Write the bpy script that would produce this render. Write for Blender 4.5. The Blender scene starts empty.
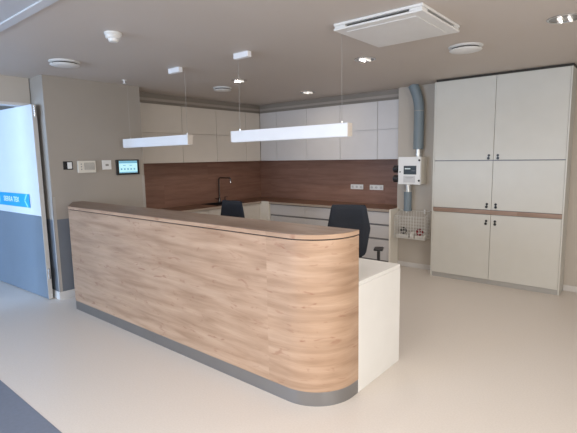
import bpy, bmesh, math, random
from mathutils import Vector, Matrix
random.seed(4)
SC = bpy.context.scene
C = SC.collection
PI = math.pi
H = 2.546

# ------------------------------------------------------------ materials
def new_mat(name):
    m = bpy.data.materials.new(name); m.use_nodes = True
    nt = m.node_tree; b = nt.nodes['Principled BSDF']
    return m, nt, b
def plain(name, col, rough=.5, metal=0., spec=.5, noise=0.0, nscale=6., bump=0., bscale=200., emit=None, estr=0., coat=0.):
    m, nt, b = new_mat(name)
    b.inputs['Roughness'].default_value = rough
    b.inputs['Metallic'].default_value = metal
    b.inputs['Specular IOR Level'].default_value = spec
    b.inputs['Coat Weight'].default_value = coat
    tc = nt.nodes.new('ShaderNodeTexCoord')
    n = nt.nodes.new('ShaderNodeTexNoise'); n.inputs['Scale'].default_value = nscale; n.inputs['Detail'].default_value = 4
    nt.links.new(tc.outputs['Object'], n.inputs['Vector'])
    r = nt.nodes.new('ShaderNodeValToRGB')
    k = noise if noise else .015
    r.color_ramp.elements[0].position = .3; r.color_ramp.elements[1].position = .7
    r.color_ramp.elements[0].color = tuple(c*(1-k) for c in col)+(1,)
    r.color_ramp.elements[1].color = tuple(min(1, c*(1+k)) for c in col)+(1,)
    nt.links.new(n.outputs['Fac'], r.inputs['Fac']); nt.links.new(r.outputs['Color'], b.inputs['Base Color'])
    if bump:
        n2 = nt.nodes.new('ShaderNodeTexNoise'); n2.inputs['Scale'].default_value = bscale
        nt.links.new(tc.outputs['Object'], n2.inputs['Vector'])
        bp = nt.nodes.new('ShaderNodeBump'); bp.inputs['Strength'].default_value = bump; bp.inputs['Distance'].default_value = .002
        nt.links.new(n2.outputs['Fac'], bp.inputs['Height']); nt.links.new(bp.outputs['Normal'], b.inputs['Normal'])
    if emit:
        b.inputs['Emission Color'].default_value = tuple(emit)+(1,); b.inputs['Emission Strength'].default_value = estr
    return m
def wood(name, cols, plank_h=.155, plank_l=1.25, rough=.45, knots=None, tone=.12):
    """UV in metres, grain along u"""
    m, nt, b = new_mat(name); L = nt.links.new; N = nt.nodes.new
    b.inputs['Roughness'].default_value = rough
    uv = N('ShaderNodeTexCoord')
    def mapp(sx, sy, off=(0,0,0)):
        mp = N('ShaderNodeMapping'); mp.inputs['Scale'].default_value = (sx, sy, 1); mp.inputs['Location'].default_value = off
        L(uv.outputs['UV'], mp.inputs['Vector']); return mp
    # planks: tone and offset per plank
    br = N('ShaderNodeTexBrick'); br.offset = .37; br.inputs['Scale'].default_value = 1
    br.inputs['Brick Width'].default_value = plank_l; br.inputs['Row Height'].default_value = plank_h
    br.inputs['Mortar Size'].default_value = 0.0; br.inputs['Color1'].default_value = (0,0,0,1); br.inputs['Color2'].default_value = (1,1,1,1)
    L(mapp(1,1).outputs[0], br.inputs['Vector'])
    add = N('ShaderNodeVectorMath'); add.operation = 'MULTIPLY_ADD'
    add.inputs[1].default_value = (7.3, 3.1, 5.0)
    L(br.outputs['Color'], add.inputs[0]); L(mapp(1.7, 17).outputs[0], add.inputs[2])
    n1 = N('ShaderNodeTexNoise'); n1.inputs['Scale'].default_value = 1; n1.inputs['Detail'].default_value = 7; n1.inputs['Distortion'].default_value = .45
    L(add.outputs[0], n1.inputs['Vector'])
    n2 = N('ShaderNodeTexNoise'); n2.inputs['Scale'].default_value = 1; n2.inputs['Detail'].default_value = 5
    L(mapp(7, 190).outputs[0], n2.inputs['Vector'])
    n3 = N('ShaderNodeTexNoise'); n3.inputs['Scale'].default_value = 1.0; n3.inputs['Detail'].default_value = 3
    L(mapp(2.4, 5.5, (3,1,0)).outputs[0], n3.inputs['Vector'])
    r = N('ShaderNodeValToRGB')
    e = r.color_ramp.elements; e[0].position = .32; e[0].color = cols[0]+(1,); e[1].position = .68; e[1].color = cols[2]+(1,)
    k = e.new(.5); k.color = cols[1]+(1,)
    L(n1.outputs['Fac'], r.inputs['Fac'])
    def mul(fac_socket, lo, hi, a, p0=.3, p1=.7):
        mr = N('ShaderNodeMapRange'); mr.inputs['From Min'].default_value = p0; mr.inputs['From Max'].default_value = p1
        mr.inputs['To Min'].default_value = lo; mr.inputs['To Max'].default_value = hi
        L(fac_socket, mr.inputs['Value'])
        mx = N('ShaderNodeMix'); mx.data_type = 'RGBA'; mx.blend_type = 'MULTIPLY'; mx.inputs['Factor'].default_value = 1
        L(a, mx.inputs['A']); L(mr.outputs['Result'], mx.inputs['B']); return mx.outputs['Result']
    c = mul(n2.outputs['Fac'], .93, 1.05, r.outputs['Color'])
    c = mul(br.outputs['Color'], 1-tone, 1+tone*.5, c, 0, 1)
    c = mul(n3.outputs['Fac'], .93, 1.06, c)
    if knots:
        v = N('ShaderNodeTexNoise'); v.inputs['Scale'].default_value = 1; v.inputs['Detail'].default_value = 2; v.inputs['Distortion'].default_value = 1.6
        L(mapp(5.5, 17, (9,4,0)).outputs[0], v.inputs['Vector'])
        mr = N('ShaderNodeMapRange'); mr.inputs['From Min'].default_value = .62; mr.inputs['From Max'].default_value = .78
        mr.inputs['To Min'].default_value = 0; mr.inputs['To Max'].default_value = .75
        L(v.outputs['Fac'], mr.inputs['Value'])
        mx = N('ShaderNodeMix'); mx.data_type = 'RGBA'; L(mr.outputs['Result'], mx.inputs['Factor'])
        L(c, mx.inputs['A']); mx.inputs['B'].default_value = knots+(1,); c = mx.outputs['Result']
    L(c, b.inputs['Base Color'])
    return m

M = {}
M['ceil']   = plain('ceiling_paint', (.60,.545,.50), .55, spec=.35, noise=.012, nscale=1.2)
M['ceilf'] = plain('ceiling_front_lit', (.56,.57,.60), .5, spec=.4)  # cool window light on the front ceiling, put into its colour
M['cstrip'] = plain('ceiling_lit_step', (.62,.64,.68), .5)  # blue-white colour stands for window light on a ceiling step
M['wall']   = plain('wall_paint', (.50,.455,.40), .6, spec=.3, noise=.015, nscale=2)
M['soffit'] = plain('soffit_shaded', (.26,.23,.20), .7)  # dark colour holds the shade in the recess above the cabinets
M['strip'] = plain('soffit_strip', (.36,.32,.28), .6)
M['pier']   = plain('pier_wall_shaded', (.37,.335,.295), .6, spec=.3, noise=.015, nscale=2)  # wall paint darkened, as the pier gets little window light
M['dado']   = plain('dado_paint', (.15,.17,.20), .5, noise=.02)
M['base']   = plain('baseboard_vinyl', (.62,.60,.58), .45)
M['guard']  = plain('guard_vinyl', (.40,.37,.34), .4)
M['white']  = plain('white_laminate', (.80,.79,.76), .42)
M['cab']    = plain('cabinet_laminate', (.63,.585,.53), .4)
M['cabb']   = plain('cabinet_laminate_grey', (.59,.575,.575), .4)
M['cream']  = plain('cream_edge', (.80,.76,.68), .5)
M['tall']   = plain('tall_cabinet_laminate', (.60,.59,.545), .42)
M['wedge']  = plain('worktop_edge', (.40,.33,.27), .45)
M['plinth'] = plain('plinth_grey', (.38,.37,.35), .5)
M['gap']    = plain('dark_gap', (.05,.045,.04), .8)
M['groove'] = plain('grey_groove', (.22,.22,.23), .45, metal=.3)
M['plastic']= plain('white_plastic', (.80,.80,.79), .35)
M['dplastic']= plain('cream_plastic', (.72,.68,.60), .45)
M['grille'] = plain('grey_grille', (.30,.29,.27), .5)
M['black']  = plain('black_plastic', (.012,.012,.014), .35)
M['navy']   = plain('charcoal_fabric', (.022,.026,.036), .85, noise=.1, nscale=120, bump=.3, bscale=500)
M['steel']  = plain('brushed_steel', (.31,.31,.315), .34, metal=.85, noise=.06, nscale=3)
M['chrome'] = plain('chrome', (.62,.62,.62), .2, metal=1)
M['tap']    = plain('dark_chrome', (.16,.15,.15), .25, metal=.9)
M['pipe']   = plain('blue_grey_duct', (.195,.245,.28), .5, noise=.03)
M['pipeband']= plain('silver_band', (.60,.60,.58), .3, metal=.6)
M['door']   = plain('door_white', (.66,.70,.74), .4)
M['doorlow']= plain('door_grey', (.15,.19,.235), .3)
M['edge']   = plain('door_edge', (.52,.50,.47), .45)
M['cyan']   = plain('cyan_vinyl', (.0,.33,.72), .4)
M['signw']  = plain('sign_white', (.72,.86,.92), .4)
M['signl']  = plain('sign_light_cyan', (.25,.68,.85), .4)
M['greyfl'] = plain('grey_floor_vinyl', (.165,.185,.235), .38, noise=.05, nscale=40)
M['screen'] = plain('screen_glow', (.3,.5,.55), .2, emit=(.50,.86,.95), estr=.75)
M['scrblue']= plain('screen_bar', (.1,.25,.35), .2, emit=(.16,.42,.58), estr=.7)
M['scrmark']= plain('screen_mark', (.1,.25,.35), .2, emit=(.28,.55,.66), estr=.6)
M['lcd']    = plain('lcd_dark', (.035,.045,.05), .3)
M['lcdtxt'] = plain('lcd_text', (.5,.55,.55), .3, emit=(.6,.7,.7), estr=.3)
M['red']    = plain('red_tape', (.22,.015,.02), .5)
M['paperw'] = plain('pale_packet', (.68,.66,.62), .6, noise=.1, nscale=30)
M['wire']   = plain('white_wire', (.70,.69,.66), .35, metal=.2)
M['wirec']  = plain('steel_wire', (.42,.40,.38), .5)
M['lampw']  = plain('pendant_white', (.86,.87,.90), .35, emit=(.9,.93,1.0), estr=.03)  # faint emission imitates window light on the unlit bars and canopies
M['lampend']= plain('pendant_end', (.70,.64,.58), .4)
M['bulb']   = plain('spot_bulb', (.9,.9,.9), .3, emit=(1,.93,.85), estr=.7)
M['reflector']= plain('spot_reflector', (.30,.29,.28), .25, metal=.8)
M['label']  = plain('printed_label', (.60,.60,.60), .4)
M['labelln']= plain('label_line', (.30,.30,.31), .4)
M['sky']    = plain('outside_daylight', (.8,.9,1), .9)
M['blue']   = plain('window_frame_white', (.8,.82,.85), .4)
M['oak']    = wood('light_oak_laminate', [(.36,.225,.143),(.46,.305,.205),(.53,.365,.255)], knots=(.26,.10,.055), tone=.03, plank_h=1.3, plank_l=5.27)
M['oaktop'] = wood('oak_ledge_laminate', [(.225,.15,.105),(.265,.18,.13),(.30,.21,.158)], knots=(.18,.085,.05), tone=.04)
M['walnut'] = wood('brown_wood_laminate', [(.25,.130,.092),(.29,.158,.114),(.33,.185,.136)], plank_h=.4, plank_l=2.4, tone=.12, rough=.5)
M['stripw'] = wood('pale_brown_strip', [(.27,.18,.13),(.33,.225,.17),(.38,.27,.21)], rough=.4, tone=.05)
M['wtop']   = wood('brown_worktop_laminate', [(.15,.075,.048),(.21,.11,.072),(.27,.15,.10)], plank_h=.3, plank_l=2.4, tone=.1, rough=.4)

def floor_mat():
    m, nt, b = new_mat('beige_vinyl_floor'); L = nt.links.new; N = nt.nodes.new
    tc = N('ShaderNodeTexCoord')
    n = N('ShaderNodeTexNoise'); n.inputs['Scale'].default_value = 90; n.inputs['Detail'].default_value = 3
    n0 = N('ShaderNodeTexNoise'); n0.inputs['Scale'].default_value = .8; n0.inputs['Detail'].default_value = 2
    L(tc.outputs['Object'], n.inputs['Vector']); L(tc.outputs['Object'], n0.inputs['Vector'])
    r = N('ShaderNodeValToRGB'); r.color_ramp.elements[0].position = .35; r.color_ramp.elements[1].position = .65
    r.color_ramp.elements[0].color = (.64,.585,.53,1); r.color_ramp.elements[1].color = (.675,.62,.565,1)
    L(n.outputs['Fac'], r.inputs['Fac']); L(r.outputs['Color'], b.inputs['Base Color'])
    mr = N('ShaderNodeMapRange'); mr.inputs['To Min'].default_value = .33; mr.inputs['To Max'].default_value = .43
    L(n0.outputs['Fac'], mr.inputs['Value']); L(mr.outputs['Result'], b.inputs['Roughness'])
    return m
M['floor'] = floor_mat()

# ------------------------------------------------------------ mesh helpers
def box(bm, x0, x1, y0, y1, z0, z1, bev=0., seg=1):
    t = bmesh.new()
    bmesh.ops.create_cube(t, size=1)
    for v in t.verts:
        v.co = Vector(((x0+x1)/2+v.co.x*abs(x1-x0), (y0+y1)/2+v.co.y*abs(y1-y0), (z0+z1)/2+v.co.z*abs(z1-z0)))
    if bev: bmesh.ops.bevel(t, geom=t.edges[:], offset=bev, segments=seg, affect='EDGES', profile=.5)
    join(bm, t); return bm
def join(bm, t, mx=None):
    if mx: t.transform(mx)
    me = bpy.data.meshes.new('tmp'); t.to_mesh(me); t.free(); bm.from_mesh(me); bpy.data.meshes.remove(me)
def bx(*a, **k):
    return box(bmesh.new(), *a, **k)
def cyl(bm, p, q, r0, r1=None, seg=24):
    p, q = Vector(p), Vector(q); d = q-p
    t = bmesh.new()
    bmesh.ops.create_cone(t, cap_ends=True, segments=seg, radius1=r0, radius2=r0 if r1 is None else r1, depth=d.length)
    mx = Matrix.Translation((p+q)/2) @ d.to_track_quat('Z','Y').to_matrix().to_4x4()
    join(bm, t, mx); return bm
def tube(bm, pts, r, seg=10):
    """swept tube through points, radius r or list"""
    pts = [Vector(p) for p in pts]; n = len(pts)
    rs = r if isinstance(r, (list, tuple)) else [r]*n
    up = None; rings = []
    for i, p in enumerate(pts):
        d = (pts[min(i+1,n-1)]-pts[max(i-1,0)]).normalized()
        if up is None:
            a = Vector((0,0,1)) if abs(d.z) < .9 else Vector((1,0,0)); up = d.cross(a).normalized()
        up = (up - d*up.dot(d)).normalized(); s = d.cross(up)
        rings.append([bm.verts.new(p+(up*math.cos(t)+s*math.sin(t))*rs[i]) for t in [2*PI*k/seg for k in range(seg)]])
    for i in range(n-1):
        for k in range(seg):
            bm.faces.new((rings[i][k], rings[i][(k+1)%seg], rings[i+1][(k+1)%seg], rings[i+1][k]))
    bm.faces.new(rings[0][::-1]); bm.faces.new(rings[-1]); return bm
def lathe(bm, prof, c, axis='Z', seg=40):
    """prof: list of (r, h); around axis through c"""
    rings = []
    for r, h in prof:
        ring = []
        for k in range(seg):
            a = 2*PI*k/seg; u, w = r*math.cos(a), r*math.sin(a)
            ring.append(bm.verts.new(Vector(c)+Vector({'Z':(u,w,h),'X':(h,u,w),'Y':(u,h,w)}[axis])))
        rings.append(ring)
    for i in range(len(rings)-1):
        for k in range(seg): bm.faces.new((rings[i][k], rings[i][(k+1)%seg], rings[i+1][(k+1)%seg], rings[i+1][k]))
    bm.faces.new(rings[0][::-1]); bm.faces.new(rings[-1]); return bm
def prism(bm, poly, z0, z1):
    a = [bm.verts.new((x,y,z0)) for x,y in poly]; b = [bm.verts.new((x,y,z1)) for x,y in poly]
    n = len(poly)
    for i in range(n): bm.faces.new((a[i], a[(i+1)%n], b[(i+1)%n], b[i]))
    bm.faces.new(a[::-1]); bm.faces.new(b); return bm
def uv_box(bm, arc=None):
    """metre UVs, u along the horizontal run; arc(x,y)->length for curved faces"""
    uvl = bm.loops.layers.uv.verify()
    for f in bm.faces:
        n = f.normal
        for l in f.loops:
            c = l.vert.co
            if abs(n.z) > .7: l[uvl].uv = (c.x, c.y)
            elif arc: l[uvl].uv = (arc(c.x, c.y), c.z)
            elif abs(n.x) > abs(n.y): l[uvl].uv = (c.y+7, c.z)
            else: l[uvl].uv = (c.x, c.z)
def obj(name, bm, mat, parent=None, smooth=False, arc=None):
    bmesh.ops.recalc_face_normals(bm, faces=bm.faces[:])
    uv_box(bm, arc)
    if parent is not None:
        r = parent
        while r.parent: r = r.parent
        bm.transform(Matrix.Translation(-Vector(r.get('_o', (0,0,0)))))
    me = bpy.data.meshes.new(name); 
    if smooth:
        for f in bm.faces: f.smooth = True
        for e in bm.edges:
            if len(e.link_faces) == 2 and e.calc_face_angle(0) > .6: e.smooth = False
    bm.to_mesh(me); bm.free()
    o = bpy.data.objects.new(name, me); C.objects.link(o); me.materials.append(mat)
    if parent is not None: o.parent = parent
    return o
def thing(name, label, cat, loc, group=None):
    o = bpy.data.objects.new(name, None); C.objects.link(o); o.location = loc; o.empty_display_size = .1
    o['_o'] = tuple(loc); o['label'] = label; o['category'] = cat
    if group: o['group'] = group
    return o
def struct(name, bm, mat, **k):
    o = obj(name, bm, mat, **k); o['kind'] = 'structure'; return o
def letters(name, text, size, mat, parent, mx):
    cu = bpy.data.curves.new('t', 'FONT'); cu.body = text; cu.size = size; cu.align_x = 'CENTER'; cu.align_y = 'CENTER'; cu.extrude = .0008; cu.offset = size*.012
    t = bpy.data.objects.new('t', cu); C.objects.link(t)
    bpy.context.view_layer.update()
    me = bpy.data.meshes.new_from_object(t.evaluated_get(bpy.context.evaluated_depsgraph_get()))
    bpy.data.objects.remove(t); bm = bmesh.new(); bm.from_mesh(me); bpy.data.meshes.remove(me)
    bm.transform(mx); return obj(name, bm, mat, parent)

# ------------------------------------------------------------ the room
XL, XB, YB = -5.6, -5.27, 5.94          # left wall, its pier, back wall plane
AX, AY = -5.985, 6.335                  # kitchen alcove walls
XR, YF = 2.6, -3.2                      # right wall, wall behind the camera
XC = -8.6                               # corridor far wall
struct('floor', bx(XC-.1, XR+.1, YF-.1, AY+.1, -.1, 0), M['floor'])
struct('trim_1', bx(XC, 3.0-.4, YF, 1.005, 0, .0015), M['greyfl'])       # darker floor vinyl field
struct('ceiling', bx(XC-.1, XR+.1, 1.23, AY+.1, H, H+.1), M['ceil'])
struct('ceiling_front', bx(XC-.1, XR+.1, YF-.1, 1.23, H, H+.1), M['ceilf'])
bm = bx(XL-.002, XR, 1.195, 1.262, H-.012, H, bev=.003)
struct('trim_2', bm, M['cstrip'])                                            # pale strip standing in for a window-lit ceiling step
# left wall with door opening y .72 .. 2.08
bm = bmesh.new()
box(bm, XL-.14, XL, YF, .66, 0, H); box(bm, XL-.14, XL, .66, 2.13, 2.265, H); 
struct('wall_left', bm, M['wall'])
bm = bmesh.new()                                                           # door lining
box(bm, XL-.15, XL+.012, .66, .70, 0, 2.265); box(bm, XL-.15, XL+.012, .66, 2.12, 2.235, 2.265)
struct('trim_3', bm, M['base'])
# pier with the wall devices, painted darker below
Z0 = .94
struct('wall_pier', bx(XL-.5, XB, 2.14, 3.33, Z0, H), M['pier'])
struct('wall_pier_dado', bx(XL-.5, XB, 2.14, 3.33, 0, Z0), M['dado'])
bm = bmesh.new(); box(bm, XL-.12, XB+.010, 2.128, 2.14, 0, .092, bev=.002); box(bm, XB, XB+.010, 2.14, 3.33, 0, .092, bev=.002)
struct('baseboard_left', bm, M['base'])
bm = bmesh.new(); box(bm, XB-.03, XB+.003, 2.137, 2.14, .092, 1.2); box(bm, XB, XB+.003, 2.137, 2.17, .092, 1.2)
struct('trim_4', bm, M['guard'])
bm = bmesh.new(); box(bm, XB, XB+.003, 3.296, 3.332, .092, 1.40)
struct('trim_5', bm, M['guard'])
# kitchen alcove
struct('wall_kitchen_left', bx(AX-.1, AX, 3.33, AY+.1, 0, H), M['wall'])
struct('wall_kitchen_back', bx(AX, -2.9, AY, AY+.1, 0, H), M['wall'])
struct('wall_back', bx(-2.9, XR, YB, AY+.1, 0, H), M['wall'])
bm = bmesh.new(); box(bm, -2.88, -2.30, YB-.010, YB, 0, .07, bev=.002); box(bm, -.775, XR, YB-.010, YB, 0, .07, bev=.002)
struct('baseboard_back', bm, M['base'])
bm = bmesh.new(); wy0, wy1 = -1.2, 2.2
box(bm, XR, XR+.1, YF, wy0, 0, H); box(bm, XR, XR+.1, wy1, YB, 0, H); box(bm, XR, XR+.1, wy0, wy1, 0, .6); box(bm, XR, XR+.1, wy0, wy1, 2.35, H)
struct('wall_right', bm, M['wall'])
bm = bmesh.new()
for y in (wy0, (wy0+wy1)/2-.03, wy1-.06): box(bm, XR+.02, XR+.08, y, y+.06, .66, 2.29)
box(bm, XR+.02, XR+.08, wy0, wy1, .6, .66); box(bm, XR+.02, XR+.08, wy0, wy1, 2.29, 2.35)
struct('window_5', bm, M['blue'])  # unseen window, added in the right wall to light right-facing faces
# corridor behind the door
struct('wall_corridor_left', bx(XC-.1, XC, YF, 4.0, 0, H), M['wall'])
struct('wall_corridor_back', bx(XC, XL-.5, 3.9, 4.0, 0, H), M['wall'])
# front wall with windows (behind the camera)
wins = [(-8.3,-5.85,.5,2.35), (-5.2,-3.3,.75,2.35), (-2.6,-.6,.75,2.35), (.0,2.0,.75,2.35)]
bm = bmesh.new(); xs = XC
for x0, x1, z0, z1 in wins:
    box(bm, xs, x0, YF-.2, YF, 0, H); box(bm, x0, x1, YF-.2, YF, 0, z0); box(bm, x0, x1, YF-.2, YF, z1, H); xs = x1
box(bm, xs, XR, YF-.2, YF, 0, H)
struct('wall_front', bm, M['wall'])
for i, (x0, x1, z0, z1) in enumerate(wins):
    bm = bmesh.new(); f = .05
    box(bm, x0, x0+f, YF-.14, YF-.08, z0, z1); box(bm, x1-f, x1, YF-.14, YF-.08, z0, z1)
    box(bm, x0+f, x1-f, YF-.14, YF-.08, z0, z0+f); box(bm, x0+f, x1-f, YF-.14, YF-.08, z1-f, z1)
    box(bm, (x0+x1)/2-f/2, (x0+x1)/2+f/2, YF-.14, YF-.08, z0+f, z1-f)
    struct('window_%d' % (i+1), bm, M['blue'])
# soffit filler just behind the fronts of the wall cabinets
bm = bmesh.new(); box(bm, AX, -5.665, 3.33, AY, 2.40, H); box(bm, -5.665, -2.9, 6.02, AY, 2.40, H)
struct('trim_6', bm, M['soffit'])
bm = bmesh.new(); box(bm, -5.665, -5.645, 3.33, 5.99, 2.44, 2.475); box(bm, -5.645, -2.9, 6.0, 6.02, 2.44, 2.475)
struct('trim_7', bm, M['strip'])
# backsplash boards
struct('trim_8', bx(AX, -2.9, AY-.018, AY, .845, 1.56), M['walnut'])
struct('trim_9', bx(AX, AX+.018, 3.33, AY-.018, .845, 1.56), M['walnut'])

# ------------------------------------------------------------ reception desk
DL, DR, DY, R, ZT = -4.855, -1.476, 2.10, .31, 1.128
LY = 2.48          # back edge of the ledge
def outline(off=0., yb=2.48):
    p = []
    p.append((-5.258, yb)); p.append((-5.258, 2.36)); p.append((DL+.03+off, DY+.012+off))
    p.append((DL+.06+off, DY+off))
    for k in range(25):
        a = -PI/2 + PI/2*k/24
        p.append((DR-R+(R-off)*math.cos(a), DY+R+(R-off)*math.sin(a)))
    p.append((DR-off, yb))
    return p
def arc(x, y):
    if x <= DR-R: return x+ (y-DY if y > DY+.02 else 0)
    if y > DY+R: return DR-R+R*PI/2+y-DY-R
    a = math.atan2(DY+R-y, x-(DR-R)); return DR-R+R*(PI/2-a)
desk = thing('reception_desk', 'long oak-fronted reception desk with rounded right corner and white end', 'reception desk', (-3.2, 2.6, 0))
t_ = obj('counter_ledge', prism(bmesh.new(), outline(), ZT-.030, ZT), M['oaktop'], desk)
obj('edge_band', prism(bmesh.new(), outline(-.0015), ZT-.029, ZT-.003), M['oak'], t_, arc=arc)
obj('shadow_groove', prism(bmesh.new(), outline(.012), ZT-.038, ZT-.030), M['gap'], desk)
obj('front_panel', prism(bmesh.new(), outline(0), .098, ZT-.038), M['oak'], desk, arc=arc, smooth=True)
obj('kick_plate', prism(bmesh.new(), outline(.002), 0, .098), M['steel'], desk, smooth=True)
YE = 3.095
obj('worktop', bx(-5.25, DR-.002, LY+.001, YE, .750, .778, bev=.002), M['white'], desk)
obj('end_panel', bx(DR-.03, DR, LY+.001, YE, 0, .7495, bev=.0015), M['white'], desk)
obj('support_panel', bx(-3.52, -3.49, LY+.001, YE-.1, 0, .7495), M['white'], desk)
for x0 in (-1.93,):
    pd = obj('pedestal', bx(x0, x0+.40, 2.50, 3.06, .02, .70), M['white'], desk)
    for k in range(3): obj('drawer_front', bx(x0+.004, x0+.396, 3.061, 3.079, .03+.225*k, .245+.225*k, bev=.002), M['white'], pd)

# ------------------------------------------------------------ wall cabinets
ZU0, ZS, ZU1 = 1.5515, 1.985, 2.395
YU, XU = 5.975, -5.625
def wall_cab(x0, x1, y0, y1, front, label, group, mat):
    t = thing('wall_cabinet', label, 'cabinet', ((x0+x1)/2, (y0+y1)/2, ZU0), group)
    g = .003; th = .019
    if front == 'Y':
        obj('carcass', bx(x0+.0005, x1-.0005, YU+th+.002, y1, ZU0+.001, ZU1-.001), M['gap'] if False else mat, t)
        obj('lower_door', bx(x0+g, x1-g, YU, YU+th, ZU0, ZS-g, bev=.0015), mat, t)
        obj('upper_door', bx(x0+g, x1-g, YU, YU+th, ZS+g, ZU1, bev=.0015), mat, t)
    else:
        obj('carcass', bx(x0, XU-th-.002, y0+.0005, y1-.0005, ZU0+.001, ZU1-.001), mat, t)
        obj('lower_door', bx(XU-th, XU, y0+g, y1-g, ZU0, ZS-g, bev=.0015), mat, t)
        obj('upper_door', bx(XU-th, XU, y0+g, y1-g, ZS+g, ZU1, bev=.0015), mat, t)
    return t
ly = [3.34, 4.25, 4.935, 5.61, 5.972]
ll = ['wide two-door wall cabinet beside the grey pier, nearest the touch screen',
      'pale wall cabinet on the left kitchen wall, second from the pier',
      'pale wall cabinet on the left kitchen wall, third from the pier, above the tap',
      'narrow wall cabinet closing the left row against the kitchen corner']
for i in range(4):
    wall_cab(AX+.002, XU, ly[i], ly[i+1], 'X', ll[i], 'wall cabinets along the left kitchen wall', M['cab'])
bxs = [-5.624, -5.23, -4.567, -3.905, -3.25, -2.905]
bl = ['narrow wall cabinet starting the back row at the kitchen corner',
      'grey-white wall cabinet on the back wall, second from the corner',
      'grey-white wall cabinet on the back wall, third from the corner',
      'grey-white wall cabinet above the left double socket, fourth from the corner',
      'slim wall cabinet at the right end of the back row, next to the duct']
for i in range(5):
    wall_cab(bxs[i], bxs[i+1], YU, AY-.002, 'Y', bl[i], 'wall cabinets along the back kitchen wall', M['cabb'])

# ------------------------------------------------------------ base units and worktop
ZW = .845; YW, XW = 5.71, -5.39
wt = thing('kitchen_worktop', 'brown wood L-shaped worktop running along both kitchen walls', 'worktop', (-4.4, 6.0, ZW))
bm = bmesh.new()
# back run and left run with the opening for the sink
box(bm, AX+.018, -2.915, YW, AY-.018, ZW-.036, ZW, bev=.0015)
SX0, SX1, SY0, SY1 = -5.86, -5.50, 4.78, 5.36
box(bm, AX+.018, XW, 3.335, SY0, ZW-.036, ZW, bev=.0015); box(bm, AX+.018, XW, SY1, YW, ZW-.036, ZW, bev=.0015)
box(bm, AX+.018, SX0, SY0, SY1, ZW-.036, ZW); box(bm, SX1, XW, SY0, SY1, ZW-.036, ZW)
obj('wood_top', bm, M['wtop'], wt)
bm = bmesh.new(); box(bm, XW+.002, -2.915, YW-.0025, YW, ZW-.035, ZW-.001); box(bm, XW, XW+.0025, 3.335, YW-.003, ZW-.035, ZW-.001)
obj('edge_band', bm, M['wedge'], wt)
def base_unit(x0, x1, label):
    t = thing('drawer_unit', label, 'cabinet', ((x0+x1)/2, 6.0, 0), 'drawer units under the back worktop')
    yf = YW+.022
    obj('carcass', bx(x0+.001, x1-.001, yf+.02, AY-.02, .09, ZW-.038), M['cabb'], t)
    obj('plinth', bx(x0+.001, x1-.001, yf+.06, yf+.075, 0, .09), M['groove'], t)
    for z0, z1 in ((.625, .795), (.418, .598), (.095, .391)):
        d = obj('drawer', bx(x0+.002, x1-.002, yf, yf+.018, z0, z1, bev=.0015), M['cabb'], t)
        obj('grip_channel', bx(x0+.002, x1-.002, yf+.006, yf+.0195, z1+.0005, z1+(.0255 if z1 < .7 else .0125)), M['groove'], d)
u = [-5.20, -4.435, -3.67, -2.905]
base_unit(u[0], u[1], 'white drawer unit by the kitchen corner post, under the back worktop')
base_unit(u[1], u[2], 'white drawer unit in the middle of the back run')
base_unit(u[2], u[3], 'white drawer unit behind the nearer chair, at the right end of the run')
t = thing('end_panel', 'cream end panel closing the base units beside the wire basket', 'panel', (-2.89, 6.0, 0))
obj('board', bx(-2.9035, -2.878, YW-.012, YB-.001, 0, ZW+.002, bev=.001), M['cream'], t)
t = thing('corner_post', 'pale corner filler post where the two base runs meet', 'panel', (-5.3, 5.7, 0))
obj('board', bx(-5.375, -5.205, YW-.020, YW-.004, .0, ZW+.004, bev=.001), M['cream'], t)
obj('filler', bx(-5.375, -5.205, YW-.0035, YW+.04, 0, ZW-.04), M['cream'], t)
obj('side_board', bx(-5.4125, -5.3755, YW-.020, YW-.004, .0, ZW-.04), M['cream'], t)
def left_unit(y0, y1, label):
    t = thing('base_cabinet', label, 'cabinet', (-5.7, (y0+y1)/2, 0), 'base cabinets under the left worktop')
    xf = XW-.022
    obj('carcass', bx(AX+.02, xf-.02, y0+.001, y1-.001, .09, .66), M['cab'], t)
    obj('plinth', bx(xf-.075, xf-.06, y0+.001, y1-.001, 0, .09), M['groove'], t)
    n = 2; w = (y1-y0)/n
    for k in range(n): obj('door', bx(xf-.018, xf, y0+k*w+.002, y0+(k+1)*w-.002, .095, .805, bev=.0015), M['cab'], t)
left_unit(3.34, 4.13, 'white base cabinet next to the pier, under the left worktop')
left_unit(4.13, 4.92, 'white base cabinet in the middle of the left run, beside the sink')
left_unit(4.92, 5.69, 'white base cabinet below the tap, by the corner post')
# sink and tap
t = thing('kitchen_sink', 'black inset sink under the tap', 'sink', ((SX0+SX1)/2, (SY0+SY1)/2, ZW))
bm = bmesh.new()
box(bm, SX0-.02, SX1+.02, SY0-.02, SY0+.012, ZW+.0005, ZW+.008, bev=.002); box(bm, SX0-.02, SX1+.02, SY1-.012, SY1+.02, ZW+.0005, ZW+.008, bev=.002)
box(bm, SX0-.02, SX0+.012, SY0+.012, SY1-.012, ZW+.0005, ZW+.008); box(bm, SX1-.012, SX1+.02, SY0+.012, SY1-.012, ZW+.0005, ZW+.008)
obj('rim', bm, M['black'], t)
bm = bmesh.new(); e = .004
box(bm, SX0+e, SX1-e, SY0+e, SY1-e, ZW-.16, ZW-.155)
box(bm, SX0+e, SX0+2*e, SY0+e, SY1-e, ZW-.155, ZW); box(bm, SX1-2*e, SX1-e, SY0+e, SY1-e, ZW-.155, ZW)
box(bm, SX0+e, SX1-e, SY0+e, SY0+2*e, ZW-.155, ZW); box(bm, SX0+e, SX1-e, SY1-2*e, SY1-e, ZW-.155, ZW)
obj('bowl', bm, M['black'], t)
TX, TY = -5.80, 5.20
TX = SX0-.055
t = thing('kitchen_tap', 'tall dark metal tap with a square swan neck by the sink', 'tap', (TX, TY, ZW))
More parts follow.
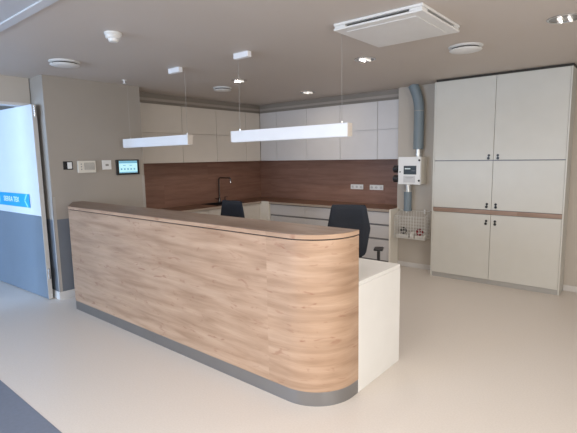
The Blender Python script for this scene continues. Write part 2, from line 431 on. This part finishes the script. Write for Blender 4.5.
obj('base', lathe(bmesh.new(), [(.030,0),(.030,.012),(.020,.02),(.019,.075),(.012,.085)], (TX,TY,ZW+.0005)), M['tap'], t, smooth=True)
pts = [(TX,TY,ZW+.08),(TX,TY,1.235),(TX+.010,TY,1.262),(TX+.035,TY,1.272),(TX+.27,TY,1.272),(TX+.292,TY,1.264),(TX+.30,TY,1.245),(TX+.30,TY,1.215)]
obj('spout', tube(bmesh.new(), pts, .0125, 12), M['tap'], t, smooth=True)
obj('nozzle', cyl(bmesh.new(), (TX+.30,TY,1.215), (TX+.30,TY,1.185), .015), M['chrome'], t, smooth=True)
obj('lever', tube(bmesh.new(), [(TX,TY-.018,ZW+.055),(TX,TY-.06,ZW+.062),(TX+.01,TY-.10,ZW+.075)], [.008,.007,.006], 10), M['tap'], t, smooth=True)
t = thing('soap_dispenser', 'small dark soap pump standing beside the tap', 'soap dispenser', (TX+.0, TY+.13, ZW))
obj('stem', lathe(bmesh.new(), [(.016,0),(.016,.02),(.009,.025),(.009,.085)], (TX,TY+.13,ZW+.0005), seg=20), M['tap'], t, smooth=True)
obj('nozzle', tube(bmesh.new(), [(TX,TY+.13,ZW+.085),(TX+.03,TY+.13,ZW+.092),(TX+.075,TY+.13,ZW+.085)], .006, 10), M['chrome'], t, smooth=True)

# sockets on the backsplash
for (x0, x1, side) in ((-3.915, -3.68, 'left'), (-3.56, -3.32, 'right')):
    t = thing('wall_socket', 'white triple wall socket on the brown backsplash, %s one of the pair' % side, 'socket', ((x0+x1)/2, AY-.02, 1.067), 'wall sockets on the backsplash')
    y = AY-.0185
    obj('frame', bx(x0, x1, y-.010, y, 1.067, 1.147, bev=.003, seg=2), M['plastic'], t)
    w = (x1-x0)/3
    for k in range(3):
        cx = x0+w*(k+.5)
        s = obj('insert', lathe(bmesh.new(), [(.022,0),(.022,-.0015),(.019,-.003)], (cx,y-.0101,1.107), axis='Y', seg=24), M['label'], t, smooth=True)
        bm = bmesh.new()
        for d in (-.0095, .0095): cyl(bm, (cx+d,y-.0128,1.107), (cx+d,y-.0142,1.107), .0026, seg=10)
        obj('hole', bm, M['black'], s)

# ------------------------------------------------------------ tall storage cabinet
X0, X1, YT, ZC = -2.275, -.778, 5.672, 2.515
tc = thing('tall_cabinet', 'tall white six-door storage cabinet with a wood strip at counter height', 'cabinet', ((X0+X1)/2, 5.8, 0))
obj('carcass', bx(X0+.02, X1-.018, YT+.022, YB-.001, .07, ZC-.02), M['groove'], tc)
for a, b in ((X0, X0+.019), (X1-.016, X1)):
    obj('side_panel', bx(a, b, YT+.002, YB-.001, 0, ZC, bev=.001), M['tall'], tc)
obj('top_panel', bx(X0+.0195, X1-.0165, YT+.022, YB-.001, ZC-.019, ZC), M['tall'], tc)
obj('top_gap_strip', bx(X0+.01, X1, YT+.03, YB-.001, ZC+.0005, H-.001), M['gap'], tc)
obj('plinth', bx(X0+.0195, X1-.0165, YT+.012, YT+.0215, 0, .060), M['plinth'], tc)
obj('wood_strip', bx(X0+.0195, X1-.0165, YT-.003, YT+.0215, .874, .924, bev=.001), M['stripw'], tc)
XM = -1.538
for (z0, z1, top) in ((.062, .868, 0), (.930, 1.520, 1), (1.532, ZC-.001, 1)):
    for (a, b, s) in ((X0+.021, XM-.0022, -1), (XM+.0022, X1-.018, 1)):
        d = obj('door', bx(a, b, YT, YT+.019, z0, z1, bev=.0015), M['tall'], tc)
        lx = XM+s*.050; lz = z0+.045 if top else z1-.100
        if z0 > 1.5: lz = z0+.03
        bm = bmesh.new(); cyl(bm, (lx,YT,lz+.024), (lx,YT-.006,lz+.024), .014); 
        lk = obj('lock', bm, M['black'], d, smooth=True)
        bm = bmesh.new(); box(bm, lx-.004, lx+.004, YT-.012, YT-.009, lz-.004, lz+.020)
        lathe(bm, [(.015,0),(.016,-.003),(.015,-.006)], (lx+.003*s,YT-.008,lz-.010), axis='Y', seg=16)
        obj('key', bm, M['black'], lk)

# ------------------------------------------------------------ equipment on the pier wall
t = thing('control_box', 'cream wall control box with a dark display, beneath the grey duct', 'control box', (-2.60, YB, 1.21))
bx0, bx1, yb_ = -2.784, -2.462, 5.72
obj('housing', bx(bx0+.004, bx1, yb_+.035, YB-.0005, 1.212, 1.580, bev=.004), M['dplastic'], t)
lid = obj('lid', bx(bx0, bx1, yb_, yb_+.0345, 1.208, 1.584, bev=.005, seg=2), M['plastic'], t)
ds = obj('display', bx(-2.702, -2.520, yb_-.004, yb_-.0003, 1.345, 1.462, bev=.001), M['lcd'], lid)
obj('readout', bx(-2.685, -2.605, yb_-.0055, yb_-.0041, 1.415, 1.430), M['lcdtxt'], ds)
bm = bmesh.new()
for k in range(3): lathe(bm, [(.007,0),(.006,-.0018)], (-2.578+.020*k, yb_-.0042, 1.395), axis='Y', seg=12)
obj('key_pad', bm, M['groove'], ds)
lb = obj('rating_label', bx(-2.705, -2.535, yb_-.0012, yb_-.0003, 1.235, 1.325), M['label'], lid)
bm = bmesh.new(); box(bm, -2.675, -2.56, yb_-.0018, yb_-.0012, 1.302, 1.307); box(bm, -2.66, -2.585, yb_-.0018, yb_-.0012, 1.285, 1.288)
obj('print', bm, M['labelln'], lb)
for z in (1.262, 1.535): obj('latch', lathe(bmesh.new(), [(.014,0),(.014,-.006),(.010,-.009)], (bx1-.018,yb_,z), axis='Y', seg=20), M['black'], lid, smooth=True)
obj('button', lathe(bmesh.new(), [(.009,0),(.009,-.005),(.006,-.007)], (-2.755,yb_,1.378), axis='Y', seg=16), M['black'], lid, smooth=True)
for z in (1.415, 1.280):
    g = obj('side_port', lathe(bmesh.new(), [(.046,0),(.046,-.03),(.052,-.034),(.052,-.095),(.042,-.105)], (bx0+.003,5.80,z), axis='X', seg=28), M['black'], t, smooth=True)
t = thing('ventilation_duct', 'blue-grey duct curving from the control box up to the ceiling', 'duct', (-2.56, YB-.07, 1.58))
px, py = -2.562, YB-.075
pts = [(px,py,1.60),(px,py,2.20)]
for k in range(1, 9):
    a = k/8; pts.append((px-.085*a*a, py-.02*a*a, 2.20+a*(H-2.202)))
obj('tube', tube(bmesh.new(), [(px,py,1.685)]+pts[1:], .068, 28), M['pipe'], t, smooth=True)
bm = cyl(bmesh.new(), (px,py,1.5845), (px,py,1.684), .040, seg=28); cyl(bm, (px,py,1.60), (px,py,1.63), .047, seg=28); cyl(bm, (px,py,1.655), (px,py,1.675), .047, seg=28)
obj('connector', bm, M['pipeband'], t, smooth=True)
obj('joint_ring', cyl(bmesh.new(), (px,py,2.195), (px,py,2.20), .070, seg=28), M['guard'], t, smooth=True)
t = thing('drain_pipe', 'short grey pipe hanging below the control box, above the basket', 'pipe', (-2.69, YB-.075, .84))
qx, qy = -2.690, YB-.10
obj('tube', cyl(bmesh.new(), (qx,qy,.845), (qx,qy,1.11), .054, seg=28), M['pipe'], t, smooth=True)
bm = cyl(bmesh.new(), (qx,qy,1.09), (qx,qy,1.2075), .046, seg=28); cyl(bm, (qx,qy,1.10), (qx,qy,1.12), .058, seg=28)
obj('clamp', bm, M['pipeband'], t, smooth=True)
obj('end_cap', cyl(bmesh.new(), (qx,qy,.830), (qx,qy,.858), .058, seg=28), M['pipe'], t, smooth=True)
# wire basket
bxx0, bxx1, byf, byb, bz0, bz1 = -2.835, -2.395, 5.735, YB-.012, .455, .765
t = thing('wire_basket', 'white wire mesh basket hung on the beige pier below the pipe', 'basket', (-2.61, YB, bz0))
bm = bmesh.new(); r = .0045
def ztop(y): return bz1 + (y-byf)/(byb-byf)*.06
tube(bm, [(bxx0,byf,bz1),(bxx1,byf,bz1)], r, 6); tube(bm, [(bxx0,byb,bz1+.06),(bxx1,byb,bz1+.06)], r, 6)
for x in (bxx0, bxx1): tube(bm, [(x,byf,bz1),(x,byb,bz1+.06)], r, 6)
rim = obj('rim', bm, M['wire'], t); bm = bmesh.new(); r = .0045
for (p, q) in (((bxx0,byf),(bxx1,byf)), ((bxx0,byb),(bxx1,byb)), ((bxx0,byf),(bxx0,byb)), ((bxx1,byf),(bxx1,byb))):
    tube(bm, [(p[0],p[1],bz0),(q[0],q[1],bz0)], r, 6)
obj('base_ring', bm, M['wire'], t)
bm = bmesh.new(); r = .003; n = 11
for k in range(n+1):
    x = bxx0+(bxx1-bxx0)*k/n; tube(bm, [(x,byf,bz1),(x,byf,bz0),(x,byb,bz0),(x,byb,bz1+.06)], r, 5)
for k in range(1, 5):
    y = byf+(byb-byf)*k/5
    tube(bm, [(bxx0,y,ztop(y)),(bxx0,y,bz0),(bxx1,y,bz0),(bxx1,y,ztop(y))], r, 5)
for k in range(1, 7):
    z = bz0+(bz1-bz0)*k/7; tube(bm, [(bxx0,byf,z),(bxx1,byf,z),(bxx1,byb,z),(bxx0,byb,z),(bxx0,byf,z)], r, 5)
m_ = obj('mesh', bm, M['wire'], t)
for x in (-2.75, -2.48): obj('wall_hook', bx(x-.012, x+.012, YB-.012, YB, .79, .85, bev=.002), M['plastic'], t)
def torus_bm(c, R_, r_, ax=(0,1,0), h=1.0):
    bm = bmesh.new(); d = Vector(ax).normalized(); a = d.orthogonal().normalized(); b = d.cross(a); S, s = 28, 12; rings = []
    for i in range(S):
        t_ = 2*PI*i/S; o = a*math.cos(t_)+b*math.sin(t_)
        rings.append([bm.verts.new(Vector(c)+o*(R_+r_*math.cos(u_))+d*r_*h*math.sin(u_)) for u_ in [2*PI*k/s for k in range(s)]])
    for i in range(S):
        for k in range(s): bm.faces.new((rings[i][k], rings[(i+1)%S][k], rings[(i+1)%S][(k+1)%s], rings[i][(k+1)%s]))
    return bm
bz = bz0+.0045
o = obj('tape_roll', torus_bm((-2.715,5.775,bz+.056+.04), .032, .018, (.25,1,.1), 1.3), M['black'], smooth=True); o['label'] = 'black roll of tape lying in the left of the wire basket'; o['category'] = 'tape roll'
o = obj('tape_roll', torus_bm((-2.48,5.775,bz+.053+.04), .033, .017, (-.3,1,.2), 1.4), M['red'], smooth=True); o['label'] = 'dark red roll of tape in the right of the wire basket'; o['category'] = 'tape roll'
def packet(x0, x1, y0, y1, z0, z1, label, rz=0):
    t = bmesh.new(); box(t, -abs(x1-x0)/2, abs(x1-x0)/2, -abs(y1-y0)/2, abs(y1-y0)/2, 0, z1-z0, bev=.012, seg=3)
    t.transform(Matrix.Translation(((x0+x1)/2,(y0+y1)/2,z0)) @ Matrix.Rotation(rz,4,'Z'))
    o = obj('packet', t, M['paperw'], smooth=True); o['label'] = label; o['category'] = 'packet'; o['group'] = 'pale packets in the basket'
packet(-2.82, -2.64, 5.75, 5.90, bz, bz+.045, 'pale packet flat in the basket under the black tape roll')
packet(-2.62, -2.56, 5.76, 5.88, bz, bz+.085, 'narrow pale packet in the middle of the basket')
packet(-2.54, -2.415, 5.75, 5.89, bz, bz+.043, 'pale packet in the right of the basket under the red tape roll')

# ------------------------------------------------------------ devices on the left pier
def wall_dev(name, label, cat, y0, y1, z0, z1, d, mat, bev=.003):
    t = thing(name, label, cat, (XB, (y0+y1)/2, z0))
    f = obj('housing', bx(XB, XB+d, y0, y1, z0, z1, bev=bev, seg=2), mat, t)
    return t, f
t, f = wall_dev('light_switch', 'small black-framed light switch, leftmost of the devices on the pier', 'light switch', 2.290, 2.398, 1.505, 1.600, .010, M['black'])
obj('rocker', bx(XB+.0102, XB+.017, 2.335, 2.385, 1.515, 1.590, bev=.002), M['plastic'], t)
t, f = wall_dev('room_controller', 'wide cream room controller with a grey grille between switch and plate', 'controller', 2.452, 2.665, 1.462, 1.603, .026, M['dplastic'])
sc_ = obj('grille', bx(XB+.0262, XB+.028, 2.525, 2.648, 1.497, 1.580), M['grille'], t)
bm = bmesh.new()
for k in range(6): box(bm, XB+.0281, XB+.0295, 2.53, 2.643, 1.502+.013*k, 1.5075+.013*k)
obj('slat', bm, M['dplastic'], sc_)
for k in range(3): obj('button', lathe(bmesh.new(), [(.008,0),(.007,.003)], (XB+.0262,2.490,1.565-.03*k), axis='X', seg=14), M['grille'], t)
t, f = wall_dev('wall_plate', 'square white plate with a small sensor next to the touch screen', 'switch plate', 2.756, 2.872, 1.492, 1.606, .012, M['plastic'])
obj('sensor', bx(XB+.0122, XB+.016, 2.795, 2.835, 1.535, 1.560, bev=.001), M['grille'], t)
t, f = wall_dev('touch_screen', 'black-framed glowing touch screen on the pier above the desk', 'screen', 2.935, 3.253, 1.418, 1.610, .022, M['black'])
s = obj('display', bx(XB+.0222, XB+.0235, 2.968, 3.222, 1.442, 1.594), M['screen'], t)
obj('title_bar', bx(XB+.0236, XB+.0241, 2.969, 3.221, 1.562, 1.592), M['scrblue'], s)
bm = bmesh.new()
for k in range(5):
    y = 2.985+.045*k
    obj('icon', bx(XB+.0236, XB+.0241, y, y+.026, 1.478, 1.502), M['scrmark'], s)
obj('readout', bx(XB+.0236, XB+.0241, 3.02, 3.06, 1.532, 1.542), M['scrmark'], s); obj('readout', bx(XB+.0236, XB+.0241, 3.11, 3.15, 1.532, 1.542), M['scrmark'], s)
bm = bx(XB+.0236, XB+.0241, 2.969, 3.221, 1.444, 1.456)
obj('status_bar', bm, M['scrblue'], s)

# ------------------------------------------------------------ door leaf at far left
dv = bpy.data.objects.new('door_1', None); C.objects.link(dv); dv['kind'] = 'structure'
dv['_o'] = (0,0,0)
DX = -5.375
ang = math.atan2(.06, 1.5)
DM = Matrix.Translation((DX, 2.052, 0)) @ Matrix.Rotation(ang, 4, 'Z')
# local: x from 0 (free edge) to -1.5, front face y = 0, thickness to +.045
def dl(bm): bm.transform(DM); return bm
obj('upper_panel', dl(bx(-1.5, -.006, .002, .043, .985, 2.232)), M['door'], dv)
obj('lower_panel', dl(bx(-1.5, -.006, .002, .043, .008, .983)), M['doorlow'], dv)
obj('stile', dl(bx(-.13, -.0065, -.002, .002, .985, 2.232, bev=.001)), M['door'], dv)
obj('edge_strip', dl(bx(-.006, 0, -.001, .046, .008, 2.232, bev=.001)), M['edge'], dv)
h_ = obj('hinge', dl(cyl(bmesh.new(), (.014,.02,2.10), (.014,.02,2.22), .012, seg=16)), M['chrome'], dv, smooth=True)
obj('hinge', dl(cyl(bmesh.new(), (.014,.02,.25), (.014,.02,.37), .012, seg=16)), M['chrome'], dv, smooth=True)
sg = bpy.data.objects.new('door_sign', None); C.objects.link(sg); sg.location = DM @ Vector((-.95,0,1.06)); sg['_o'] = tuple(sg.location)
sg['label'] = 'cyan sign with white lettering and a chevron on the open white door'; sg['category'] = 'sign'
obj('panel', dl(bx(-1.48, -.265, -.0065, -.0025, 1.068, 1.228)), M['cyan'], sg)
fm = DM @ Matrix.Translation((-.775, -.0068, 1.150)) @ Matrix.Rotation(PI/2, 4, 'X')
letters('lettering', 'SIERRA TEX', .088, M['signw'], sg, fm)
def strip_poly(pts, w, y):
    bm = bmesh.new()
    for a, b in zip(pts, pts[1:]):
        d = Vector((b[0]-a[0], 0, b[1]-a[1])).normalized(); n = Vector((-d.z, 0, d.x))*w/2
        A, B = Vector((a[0], y, a[1])), Vector((b[0], y, b[1]))
        q = [A-n, B-n, B+n, A+n]; f = [bm.verts.new(v) for v in q]; g = [bm.verts.new(v+Vector((0,-.001,0))) for v in q]
        bm.faces.new(f); bm.faces.new(g[::-1])
        for i in range(4): bm.faces.new((f[i], f[(i+1)%4], g[(i+1)%4], g[i]))
    return bm
obj('chevron', dl(strip_poly([(-.325,1.222),(-.39,1.148),(-.315,1.074)], .024, -.0068)), M['signl'], sg)
obj('arc_mark', dl(strip_poly([(-1.16,1.21),(-1.125,1.18),(-1.115,1.148),(-1.125,1.116),(-1.16,1.086)], .024, -.0068)), M['signl'], sg)

# ------------------------------------------------------------ pendant lights
def pendant(x0, x1, canx, wires, label):
    y0, y1, z0, z1 = 2.98, 3.045, 1.757, 1.860
    t = thing('pendant_light', label, 'pendant light', ((x0+x1)/2, 3.01, z0), 'bar pendants over the reception desk')
    obj('housing', bx(x0, x1-.006, y0, y1, z0, z1, bev=.002), M['lampw'], t)
    obj('end_cap', bx(x1-.006, x1, y0, y1, z0, z1, bev=.001), M['lampend'], t)
    obj('end_cap', bx(x0-.0065, x0-.0005, y0, y1, z0, z1, bev=.001), M['lampend'], t)
    obj('diffuser', bx(x0+.01, x1-.012, y0+.008, y1-.008, z0-.003, z0-.0002), M['lampw'], t)
    c = obj('canopy', bx(canx-.07, canx+.115, 2.918, 2.966, H-.050, H-.0005, bev=.003), M['lampw'], t)
    for w in wires:
        obj('suspension_wire', cyl(bmesh.new(), (w,3.012,z1), (w,3.012,H-.0005), .0013, seg=6), M['wirec'], t)
        obj('wire_grip', cyl(bmesh.new(), (w,3.012,z1), (w,3.012,z1+.018), .006, seg=10), M['chrome'], t)
pendant(-5.14, -3.855, -3.985, (-5.02, -3.90), 'white bar pendant hanging nearer the touch screen pier')
pendant(-3.19, -1.875, -2.990, (-3.095, -1.95), 'white bar pendant hanging over the rounded end of the desk')

# ------------------------------------------------------------ ceiling fittings
# air-conditioning cassette
ac = thing('ceiling_air_conditioner', 'square white ceiling cassette air conditioner with dark air slots', 'air conditioner', (-1.61, 3.19, H-.055))
ax0, ax1, ay0, ay1 = -1.875, -1.208, 2.785, 3.455
bm = bmesh.new()
box(bm, ax0, ax1, ay0, ay1, H-.018, H-.0005, bev=.003)
obj('top_frame', bm, M['plastic'], ac)
obj('slot_core', bx(ax0+.035, ax1-.035, ay0+.035, ay1-.035, H-.036, H-.0185), M['gap'], ac)
bm = bmesh.new()
for (a, b, c_, d) in ((ax0,ax0+.10,ay0,ay0+.10),(ax1-.10,ax1,ay0,ay0+.10),(ax0,ax0+.10,ay1-.10,ay1),(ax1-.10,ax1,ay1-.10,ay1)):
    box(bm, a+.006, b-.006, c_+.006, d-.006, H-.036, H-.0185, bev=.003)
obj('corner_block', bm, M['plastic'], ac)
obj('lower_frame', bx(ax0, ax1, ay0, ay1, H-.050, H-.0365, bev=.004, seg=2), M['plastic'], ac)
g_ = obj('intake_panel', bx(ax0+.07, ax1-.07, ay0+.07, ay1-.07, H-.055, H-.0505, bev=.002), M['plastic'], ac)
# round supply valves
def valve(x, y, r, label):
    t = thing('ceiling_vent', label, 'air vent', (x, y, H-.04), 'round white air valves in the ceiling')
    obj('collar', lathe(bmesh.new(), [(r,-.0005),(r,-.006),(r*.86,-.014),(r*.80,-.0145)], (x,y,H), seg=48), M['plastic'], t, smooth=True)
    obj('gap_ring', lathe(bmesh.new(), [(r*.80,-.0150),(r*.78,-.026)], (x,y,H), seg=40), M['gap'], t, smooth=True)
    obj('disc', lathe(bmesh.new(), [(r*.90,-.0265),(r*.95,-.031),(r*.90,-.037),(r*.5,-.044),(r*.1,-.046)], (x,y,H), seg=48), M['plastic'], t, smooth=True)
valve(-4.455, 2.03, .138, 'round white air valve above the door-side pier, leftmost of the valves')
valve(-4.600, 4.170, .125, 'round white air valve far back over the kitchen, behind the pendants')
valve(-1.395, 4.150, .145, 'round white air valve right of the air conditioner')
def spot(x, y, r, label, ang=0.):
    t = thing('downlight', label, 'ceiling light', (x, y, H-.005), 'recessed downlights in the ceiling')
    bm = bmesh.new(); S = 40; prof = [(r,-.0005),(r,-.004),(r*.97,-.007),(r*.86,-.007),(r*.84,-.0015)]
    rings = [[bm.verts.new((x+a*math.cos(2*PI*k/S), y+a*math.sin(2*PI*k/S), H+h)) for k in range(S)] for a, h in prof]
    for i in range(4):
        for k in range(S): bm.faces.new((rings[i][k], rings[i][(k+1)%S], rings[i+1][(k+1)%S], rings[i+1][k]))
    obj('bezel', bm, M['chrome'], t, smooth=True)
    obj('reflector', lathe(bmesh.new(), [(r*.84,-.0006),(r*.84,-.0030)], (x,y,H), seg=40), M['reflector'], t)
    for s in (-1, 1):
        c = Vector((x,y,H-.012))+Vector((math.cos(ang),math.sin(ang),0))*s*r*.28
        d = Vector((-math.sin(ang),math.cos(ang),0))
        obj('lamp_tube', cyl(bmesh.new(), c-d*r*.5, c+d*r*.5, .009, seg=14), M['bulb'], t, smooth=True)
spot(-2.301, 3.967, .105, 'recessed chrome downlight just behind the air conditioner')
spot(-4.03, 3.93, .095, 'recessed chrome downlight behind the right pendant canopy')
spot(-4.036, 5.327, .115, 'recessed chrome downlight above the back wall cabinets')
spot(-.592, 3.80, .115, 'recessed chrome downlight at the right edge, before the tall cabinet')
# smoke detector
t = thing('smoke_detector', 'small white dome smoke detector on the ceiling left of the pendants', 'smoke detector', (-3.215, 1.84, H-.05))
obj('base', lathe(bmesh.new(), [(.062,-.0005),(.062,-.014),(.056,-.017)], (-3.215,1.84,H), seg=32), M['plastic'], t, smooth=True)
obj('head', lathe(bmesh.new(), [(.055,-.0175),(.055,-.036),(.048,-.044)], (-3.215,1.84,H), seg=32), M['plastic'], t, smooth=True)
obj('chamber', lathe(bmesh.new(), [(.038,-.0445),(.036,-.058),(.028,-.066)], (-3.215,1.84,H), seg=32), M['plastic'], t, smooth=True)
t = thing('sprinkler', 'tiny white sprinkler head on the ceiling by the pier', 'sprinkler', (-4.966, 2.945, H-.05))
obj('rosette', lathe(bmesh.new(), [(.030,-.0005),(.028,-.006)], (-4.966,2.945,H), seg=24), M['plastic'], t, smooth=True)
obj('stem', lathe(bmesh.new(), [(.010,-.0061),(.008,-.035),(.018,-.038),(.018,-.042)], (-4.966,2.945,H), seg=20), M['plastic'], t, smooth=True)

# ------------------------------------------------------------ office chairs
def cloth_panel(w0, w1, w2, z0, z1, th, curve, lean):
    """upholstered back: width w0 bottom, w1 middle, w2 top; local, faces +y"""
    bm = bmesh.new(); NZ, NX = 18, 12; grid = {}
    for side in (0, 1):
        for i in range(NZ+1):
            t = i/NZ; z = z0+(z1-z0)*t
            w = (w0+(w1-w0)*t/.55) if t < .55 else w1+(w2-w1)*(t-.55)/.45
            w *= (1-.05*max(0, (t-.95)/.05)**2) * (1-.25*max(0, (.1-t)/.1)**2)
            for j in range(NX+1):
                s = j/NX*2-1; x = s*w/2
                e = max(0, 1-s**8)**.5*max(.0, 1-(2*t-1)**14)**.5
                y = -lean*t + curve*(s*s) + .05*math.sin(t*PI)*-.5
                y += (th*.5*e)*(1 if side else -1)
                grid[side,i,j] = bm.verts.new((x, y, z))
    for i in range(NZ):
        for j in range(NX):
            a = [grid[0,i,j],grid[0,i,j+1],grid[0,i+1,j+1],grid[0,i+1,j]]; bm.faces.new(a)
            a = [grid[1,i,j],grid[1,i+1,j],grid[1,i+1,j+1],grid[1,i,j+1]]; bm.faces.new(a)
    bmesh.ops.remove_doubles(bm, verts=bm.verts[:], dist=1e-5)
    be = [e for e in bm.edges if len(e.link_faces) == 1]
    if be: bmesh.ops.bridge_loops(bm, edges=be) if False else None
    return bm
def make_chair(x, y, rz, top, label, zs=1.0):
    t = thing('office_chair', label, 'chair', (x, y, 0), 'office chairs behind the reception desk'); t['_o'] = (0,0,0)
    t.rotation_euler = (0, 0, rz)
    # local: sitter faces +y ; back at -y
    b = bmesh.new(); box(b, -.235, .235, -.19, .25, .43, .50, bev=.03, seg=4)
    obj('seat', b, M['navy'], t, smooth=True)
    b = cloth_panel(.38, .48, .38, .50, top, .05, .03, .05); b.transform(Matrix.Translation((0,-.235,0)))
    obj('backrest', b, M['navy'], t, smooth=True)
    b = tube(bmesh.new(), [(0,-.05,.42),(0,-.24,.41),(0,-.315,.47),(0,-.325,.62)], .018, 10)
    obj('back_bracket', b, M['black'], t, smooth=True)
    for s in (-1, 1):
        b = tube(bmesh.new(), [(s*.17,.02,.425),(s*.33,.02,.43),(s*.35,.02,.47),(s*.35,.02,.640)], .017, 10)
        a = obj('armrest', b, M['black'], t, smooth=True)
        obj('arm_pad', bx(s*.35-.048, s*.35+.048, -.05, .09, .640, .662, bev=.010, seg=3), M['black'], a, smooth=True)
    obj('gas_column', lathe(bmesh.new(), [(.028,.09),(.028,.26),(.018,.265),(.018,.42)], (0,0,0), seg=20), M['black'], t, smooth=True)
    b = bmesh.new(); box(b, -.09, .09, -.10, .10, .405, .43, bev=.005); obj('mechanism', b, M['black'], t)
    for k in range(5):
        a = 2*PI*k/5+.3; c, s = math.cos(a), math.sin(a)
        lg = obj('leg', tube(bmesh.new(), [(c*.02,s*.02,.10),(c*.16,s*.16,.088),(c*.28,s*.28,.065)], [.022,.017,.012], 10), M['black'], t, smooth=True)
        b = bmesh.new()
        for d in (-1, 1):
            cyl(b, (c*.28-s*.016*d-s*.006*d, s*.28+c*.016*d+c*.006*d, .0265), (c*.28-s*.006*d, s*.28+c*.006*d, .0265), .026, seg=18)
        cyl(b, (c*.28,s*.28,.03), (c*.28,s*.28,.07), .008, seg=10)
        obj('castor', b, M['black'], lg, smooth=True)
    return t
make_chair(-2.50, 3.92, PI+.42, 1.075, 'charcoal office chair at the rounded end of the desk, armrest showing')
make_chair(-4.42, 3.85, PI+.02, 1.035, 'charcoal office chair near the tap, only its top above the desk')

for o in bpy.data.objects:
    if '_o' in o.keys(): del o['_o']

# ------------------------------------------------------------ light
w = bpy.data.worlds.new('world'); SC.world = w; w.use_nodes = True
bg = w.node_tree.nodes['Background']; bg.inputs['Color'].default_value = (.72,.86,1,1); bg.inputs['Strength'].default_value = 1.0
def area(name, loc, size, rot, power, col, spread=PI):
    l = bpy.data.lights.new(name, 'AREA'); l.shape = 'RECTANGLE'; l.size, l.size_y = size; l.energy = power; l.color = col; l.spread = spread
    o = bpy.data.objects.new(name, l); C.objects.link(o); o.location = loc; o.rotation_euler = rot; return o
for i, (x0, x1, z0, z1) in enumerate(wins):
    P = [340, 175, 50, 45][i]; c = [(.42,.64,1), (.52,.72,1), (1,.93,.86), (1,.88,.76)][i]
    area('window_light', ((x0+x1)/2, YF-.22, (z0+z1)/2), (x1-x0, z1-z0), (PI/2, 0, 0), P, c)
area('window_light', (XR+.12, (wy0+wy1)/2, 1.475), (wy1-wy0, 1.75), (PI/2, 0, PI/2), 110, (1,.95,.88))  # fill lamp outside the added right window
for x, y in ((-2.301,3.967),(-4.03,3.93),(-4.036,5.2),(-.592,3.80)):
    l = bpy.data.lights.new('downlight', 'AREA'); l.shape = 'DISK'; l.size = .045; l.energy = 8; l.color = (1,.9,.8)
    o = bpy.data.objects.new('downlight', l); C.objects.link(o); o.location = (x, y, H-.0045)
area('overhead_fill', (-.1, .2, 2.50), (4.0, 1.8), (0, 0, 0), 98, (1,.92,.84))  # unseen fill lamp added overhead to brighten the floor, no real fitting

# ------------------------------------------------------------ camera
f, pitch, yaw, roll = 444.1125, .1318, .6957, -.0171
fw = Vector((-math.sin(yaw)*math.cos(pitch), math.cos(yaw)*math.cos(pitch), -math.sin(pitch)))
rt = Vector((math.cos(yaw), math.sin(yaw), 0)); up = rt.cross(fw)
c, s = math.cos(roll), math.sin(roll); r2 = c*rt+s*up; u2 = -s*rt+c*up
mx = Matrix((r2, u2, -fw)).transposed().to_4x4(); mx.translation = Vector((0, 0, 1.6))
cam = bpy.data.cameras.new('camera'); cam.sensor_width = 36; cam.lens = 36*f/577; cam.clip_start = .02
co = bpy.data.objects.new('camera', cam); C.objects.link(co); co.matrix_world = mx; SC.camera = co
SC.view_settings.view_transform = 'Standard'; SC.view_settings.look = 'None'; SC.view_settings.exposure = 0
